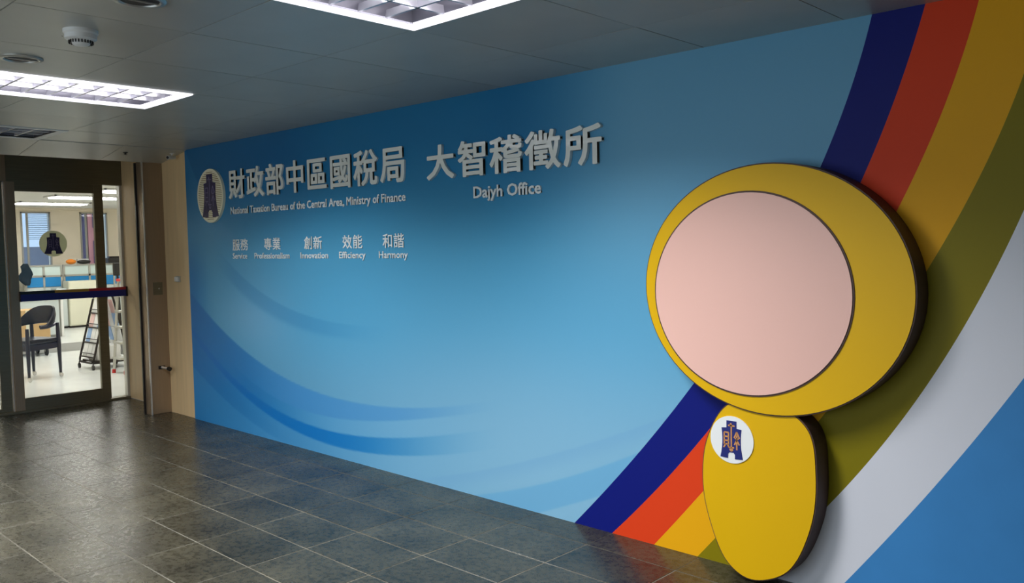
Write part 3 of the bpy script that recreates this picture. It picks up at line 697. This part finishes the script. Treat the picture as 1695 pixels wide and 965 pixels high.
# partitions with frosted glass and blue fabric
def partition(y0, y1, label, n):
    t = thing('office_partition', (-11.5, (y0+y1)/2, 0), label, 'partition', 'blue and grey partitions in the office')
    X = -11.5
    w_ = (y1-y0)/n
    for k in range(n):
        a, b_ = y0+w_*k+.02, y0+w_*(k+1)-.02
        B((X-.01, a, 1.09, X+.01, b_, 1.27)).build('glass_panel', M['frost'], t)
        B((X-.02, a, .85, X+.02, b_, 1.05)).build('blue_panel', M['pblue'], t)
        B((X-.02, a, .05, X+.02, b_, .84)).build('lower_panel', M['pgrey'], t)
    for k in range(n+1):
        a = y0+w_*k; B((X-.026, a-.02, 0, X+.026, a+.02, 1.295)).build('post', M['alu'], t)
    B((X-.03, y0-.02, 1.27, X+.03, y1+.02, 1.30)).build('top_rail', M['alu'], t); B((X-.026, y0, 1.05, X+.026, y1, 1.09)).build('middle_rail', M['alu'], t)
    return t
partition(2.06, 2.74, 'partition with two frosted panes over blue panels, below the left office window', 2)
partition(2.79, 4.3, 'wider partition with papers behind its panes, right of the double post', 3)
def cabinet(y0, y1, zt, xf, m_, label):
    t = thing('filing_cabinet', (xf-.2, (y0+y1)/2, 0), label, 'cabinet')
    B((xf-.32, y0, .04, xf, y1, zt)).build('body', m_, t, bevel=.004)
    B((xf-.30, y0+.01, 0, xf-.02, y1-.01, .04)).build('plinth', M['dark'], t)
    B((xf, y0+.01, .06, xf+.012, y1-.01, zt-.02)).build('door', m_, t, bevel=.002)
    return t
cabinet(2.50, 2.70, .82, -11.1, M['pgrey'], 'narrow grey cabinet left of the cream cabinet in the office')
cabinet(2.72, 3.42, .96, -11.05, M['cab'], 'cream low cabinet in front of the far blue partition')
# things on and beside the partitions
dk = thing('side_desk', (-9.6, 1.2, 0), 'grey desk front far behind the armchair', 'desk')
B((-9.9, .8, .70, -9.3, 2.05, .74)).build('desk_top', M['pgrey'], dk, bevel=.004); B((-9.36, .84, .05, -9.33, 1.95, .70)).build('modesty_panel', M['pgrey'], dk)
for yy in (.82, 2.0): B((-9.88, yy-.02, 0, -9.32, yy+.02, .70)).build('desk_leg', M['white'], dk)
jk = thing('hanging_jacket', (-11.42, 2.06, .95), 'dark teal jacket draped over the left end of the partition', 'jacket')
jm = MB(); rowsj = []
for k in range(9):
    z = 1.34-.055*k; wd_ = [.04, .075, .085, .09, .12, .13, .10, .08, .04][k]
    rowsj.append([(-11.47+.05*math.cos(a)*(.6+.4*math.sin(k)), 2.05+wd_*math.sin(a)*(1+.22*math.cos(3*a+k))-.02*math.sin(k*1.3), z) for a in [2*math.pi*j/14 for j in range(14)]])
vs = [p for r_ in rowsj for p in r_]; fs = [(k*14+j, k*14+(j+1) % 14, (k+1)*14+(j+1) % 14, (k+1)*14+j) for k in range(8) for j in range(14)]+[tuple(range(14)), tuple(8*14+j for j in range(13, -1, -1))]
jm.add(vs, fs); jm.v = [(max(a+.055, -11.469), b_, c_) for a, b_, c_ in jm.v]; jm.build('jacket_cloth', M['cloth'], jk, smooth=True)
def lump(name, c, r, m_, label, cat, seed=1):
    t = thing(name, (c[0], c[1], c[2]-r[2]), label, cat); rn = random.Random(seed); v = []; nr, ns = 7, 12
    for i in range(nr):
        ph = math.pi*(i+.5)/nr
        for j in range(ns):
            a = 2*math.pi*j/ns; q = 1+rn.uniform(-.13, .13)
            v.append((c[0]+r[0]*math.sin(ph)*math.cos(a)*q, c[1]+r[1]*math.sin(ph)*math.sin(a)*q, c[2]-r[2]*math.cos(ph)))
    fs = [(i*ns+j, i*ns+(j+1) % ns, (i+1)*ns+(j+1) % ns, (i+1)*ns+j) for i in range(nr-1) for j in range(ns)]+[tuple(range(ns-1, -1, -1)), tuple((nr-1)*ns+j for j in range(ns))]
    m2 = MB(); m2.add(v, fs); m2.build('soft_body', m_, t, smooth=True); return t
lump('orange_bag', (-11.5, 2.94, 1.355), (.07, .095, .055), M['orange'], 'small orange bag on top of the partition', 'bag', 2)
lump('black_bag', (-11.5, 3.20, 1.345), (.07, .14, .045), M['dark'], 'flat black bag on the partition beside the orange bag', 'bag', 3)
pb = thing('paper_stack', (-11.75, 3.25, 1.1), 'white papers standing behind the partition top', 'papers')
B((-11.72, 3.12, .9, -11.62, 3.34, 1.41)).build('sheet_pile', M['paper'], pb)
B((-11.74, 3.10, .0, -11.60, 3.36, .9)).build('stand', M['pgrey'], pb)
pr = thing('black_printer', (-11.4, 3.8, 1.3), 'black machine on the partition top seen through the side glass', 'printer')
B((-11.6, 3.66, 1.302, -11.38, 3.98, 1.42)).build('machine_body', M['dark'], pr, bevel=.02)
B((-11.56, 3.70, 1.42, -11.42, 3.94, 1.45)).build('machine_lid', M['darkm'], pr, bevel=.01)
ps = thing('display_stand', (-7.0, 2.12, 0), 'dark post with a black screen head behind the side glass', 'stand')
MB().tube([(-7, 2.13, .02), (-7, 2.11, 1.2)], .02, 10).build('pole', M['dark'], ps)
B((-7.03, 2.05, 1.15, -6.97, 2.2, 1.36)).build('screen', M['dark'], ps, bevel=.006)
MB().lathe([(.16, 0), (.16, .015), (.03, .03)], (-7, 2.13, 0), 24).build('base_plate', M['dark'], ps)

# magazine rack: two sloped tube frames leaning together, cross bars, brochures, casters
rk = thing('brochure_rack', (-4.25, .80, 0), 'black tube brochure rack on casters holding papers behind the door', 'rack')
def rect_frame(p00, p10, p11, p01, r=.07, k=5):
    P = [Vector(p) for p in (p00, p10, p11, p01)]; out = []
    for i in range(4):
        a, b_, c_ = P[i-1], P[i], P[(i+1) % 4]; u1 = (a-b_).normalized()*r; u2 = (c_-b_).normalized()*r
        for j in range(k+1):
            t = j/k; out.append((1-t)**2*(b_+u1)+2*t*(1-t)*b_+t*t*(b_+u2))
    return out
A0, A1 = Vector((-4.55, .60, .09)), Vector((-4.12, .62, .09))     # lower edge, faces left and toward the door
T0, T1 = Vector((-4.52, .82, .98)), Vector((-4.12, .84, .98))
Bq0, Bq1 = Vector((-4.55, 1.08, .09)), Vector((-4.12, 1.10, .09)); U0, U1 = Vector((-4.52, .88, .98)), Vector((-4.12, .90, .98))
MB().tube(rect_frame(A0, A1, T1, T0), .014, 8, closed=True).build('side_frame', M['darkm'], rk, smooth=True)
MB().tube(rect_frame(Bq0, Bq1, U1, U0), .014, 8, closed=True).build('side_frame', M['darkm'], rk, smooth=True)
MB().tube([A0, Bq0], .012, 8).build('base_bar', M['darkm'], rk); MB().tube([A1, Bq1], .012, 8).build('base_bar', M['darkm'], rk); MB().tube([T0, U0], .012, 8).build('top_bar', M['darkm'], rk); MB().tube([T1, U1], .012, 8).build('top_bar', M['darkm'], rk)
cl = [M['paper'], M['paper'], M['paper'], M['paperb'], M['paper'], M['paper'], M['paperp']]
for k, t in enumerate((.08, .29, .51, .72)):
    for (P0, P1, Q0, Q1, sgn) in ((A0, A1, T0, T1, -1), (Bq0, Bq1, U0, U1, 1)):
        a = P0.lerp(Q0, t); b_ = P1.lerp(Q1, t)
        MB().tube([a, b_], .010, 6).build('cross_bar', M['darkm'], rk)
        MB().tube([a+Vector((0, 0, .05)), b_+Vector((0, 0, .05))], .006, 6).build('cross_bar', M['darkm'], rk)
        for q in range(3):
            s0 = a.lerp(b_, .06+.31*q); s1 = a.lerp(b_, .06+.31*q+.27); up = (Q0-P0).normalized()*.19; off = Vector((0, -sgn*.012, 0))
            m3 = MB(); th_ = Vector((0, -sgn*.012, 0))
            vs = [s0+off, s1+off, s1+up+off, s0+up+off]; vs += [v+th_ for v in vs]
            m3.add(vs, [(0, 1, 2, 3), (7, 6, 5, 4), (0, 4, 5, 1), (1, 5, 6, 2), (2, 6, 7, 3), (3, 7, 4, 0)])
            m3.build('brochure', cl[(k*3+q*2) % 7], rk)
B((-4.54, .64, .10, -4.13, 1.06, .12)).build('bottom_shelf', M['darkm'], rk)
B((-4.50, .70, .12, -4.18, 1.00, .30)).build('paper_pile', M['paper'], rk)
for q in (A0, A1, Bq0, Bq1):
    MB().lathe([(.024, -.012), (.034, -.01), (.034, .01), (.024, .012)], (q.x, q.y, .034), 14, axis='y').tube([(q.x, q.y, .05), (q.x, q.y, .09)], .008, 6).build('caster', M['dark'], rk)
rb = thing('red_box', (-4.4, .85, 1.002), 'small red box resting on top of the brochure rack', 'box')
B((-4.50, .80, 1.002, -4.36, .90, 1.06)).build('box_body', M['redp'], rb, bevel=.006)
# folding ladder
ld = thing('folding_ladder', (-3.6, .9, 0), 'pale folding ladder with red feet seen through the side glass', 'ladder')
R1 = [((-3.68, .71, .0), (-3.62, .79, 1.18)), ((-3.40, .745, .0), (-3.50, .80, 1.18)), ((-3.68, 1.15, .0), (-3.62, .84, 1.18)), ((-3.40, 1.18, .0), (-3.50, .85, 1.18))]
for a, b_ in R1:
    a, b_ = Vector(a), Vector(b_); q = a.lerp(b_, .04)
    rl = MB().tube([q, b_], .018, 4).build('rail', M['alu'], ld)
    MB().tube([a, q], .024, 8).build('red_foot', M['redp'], rl)
for k in range(1, 6):
    t = k/6; a = Vector(R1[0][0]).lerp(Vector(R1[0][1]), t); b_ = Vector(R1[1][0]).lerp(Vector(R1[1][1]), t)
    B((a.x, a.y-.03, a.z-.012, b_.x, b_.y+.03, a.z+.012)).build('step', M['alu'], ld)
B((-3.64, .77, 1.17, -3.48, .87, 1.20)).build('top_cap', M['redp'], ld)

# office ceiling lamps
k = 0
for (lx, ly, lb) in ((-3.4, .6, 'office ceiling lamp just inside the door'), (-6.0, 2.1, 'office ceiling lamp seen through the side glass, nearest row'), (-7.8, 2.0, 'office ceiling lamp in the middle row above the partition'),
                 (-9.9, 2.1, 'office ceiling lamp in the far row by the back wall'), (-6.0, -.9, 'office ceiling lamp to the left behind the door'), (-9.0, 4.4, 'office ceiling lamp far to the right'), (-3.6, -1.6, 'office ceiling lamp left of the door')):
    t = thing('office_lamp', (lx, ly, OC), lb, 'lamp', 'lamps in the office ceiling')
    a, b_, e, g = lx-.28, lx+.28, ly-.62, ly+.62
    MB().box((a, e, 2.475), (a+.03, g, OC)).box((b_-.03, e, 2.475), (b_, g, OC)).box((a, e, 2.475), (b_, e+.03, OC)).box((a, g-.03, 2.475), (b_, g, OC)).build('frame', M['white'], t)
    for q in range(3):
        X = lx+(q-1)*.15; MB().tube([(X, e+.04, 2.462), (X, g-.04, 2.462)], .010, 8).build('tube', M['tube'], t)
    for q in range(1, 9): B((a+.03, e+(g-e)*q/9-.004, 2.452, b_-.03, e+(g-e)*q/9+.004, 2.475)).build('louver_blade', M['louver'], t)

# buildings outside the office windows
def building(loc, sx_, sy_, h, m_, label, nf, nw, z0=-6):
    t = thing('exterior_building', (loc[0], loc[1], z0), label, 'building', None)
    B((loc[0]-sx_, loc[1]-sy_/2, z0, loc[0], loc[1]+sy_/2, h)).build('facade', m_, t)
    for i in range(nf):
        for j in range(nw):
            zz = h-.6-(i+1)*1.1; yy = loc[1]-sy_/2+sy_*(j+.5)/nw
            B((loc[0], yy-sy_/nw*.28, zz, loc[0]+.04, yy+sy_/nw*.28, zz+.7)).build('window', M['purp'], t)
    return t
building((-22, 5.55, 0), 3, 1.3, 1.75, M['greyb'], 'low grey building with dark windows through the left office window', 2, 3)
building((-20, 6.70, 0), 3, .62, 4.0, M['pinkb'], 'pink tiled building through the right office window', 3, 1)
building((-20, 6.29, 0), 3, .16, 4.2, M['purp'], 'narrow dark building beside the pink one', 1, 1)
# venetian blind in the left window
vb = thing('window_blind', (OX-.06, 2.48, 1.6), 'pale blue venetian blind in the upper left office window', 'blind')
for q in range(14):
    z = 2.36-q*.04
    B((OX-.075, W1[0]+.15, z-.002, OX-.045, W1[1]-.035, z+.010)).build('slat', M['pal'], vb)
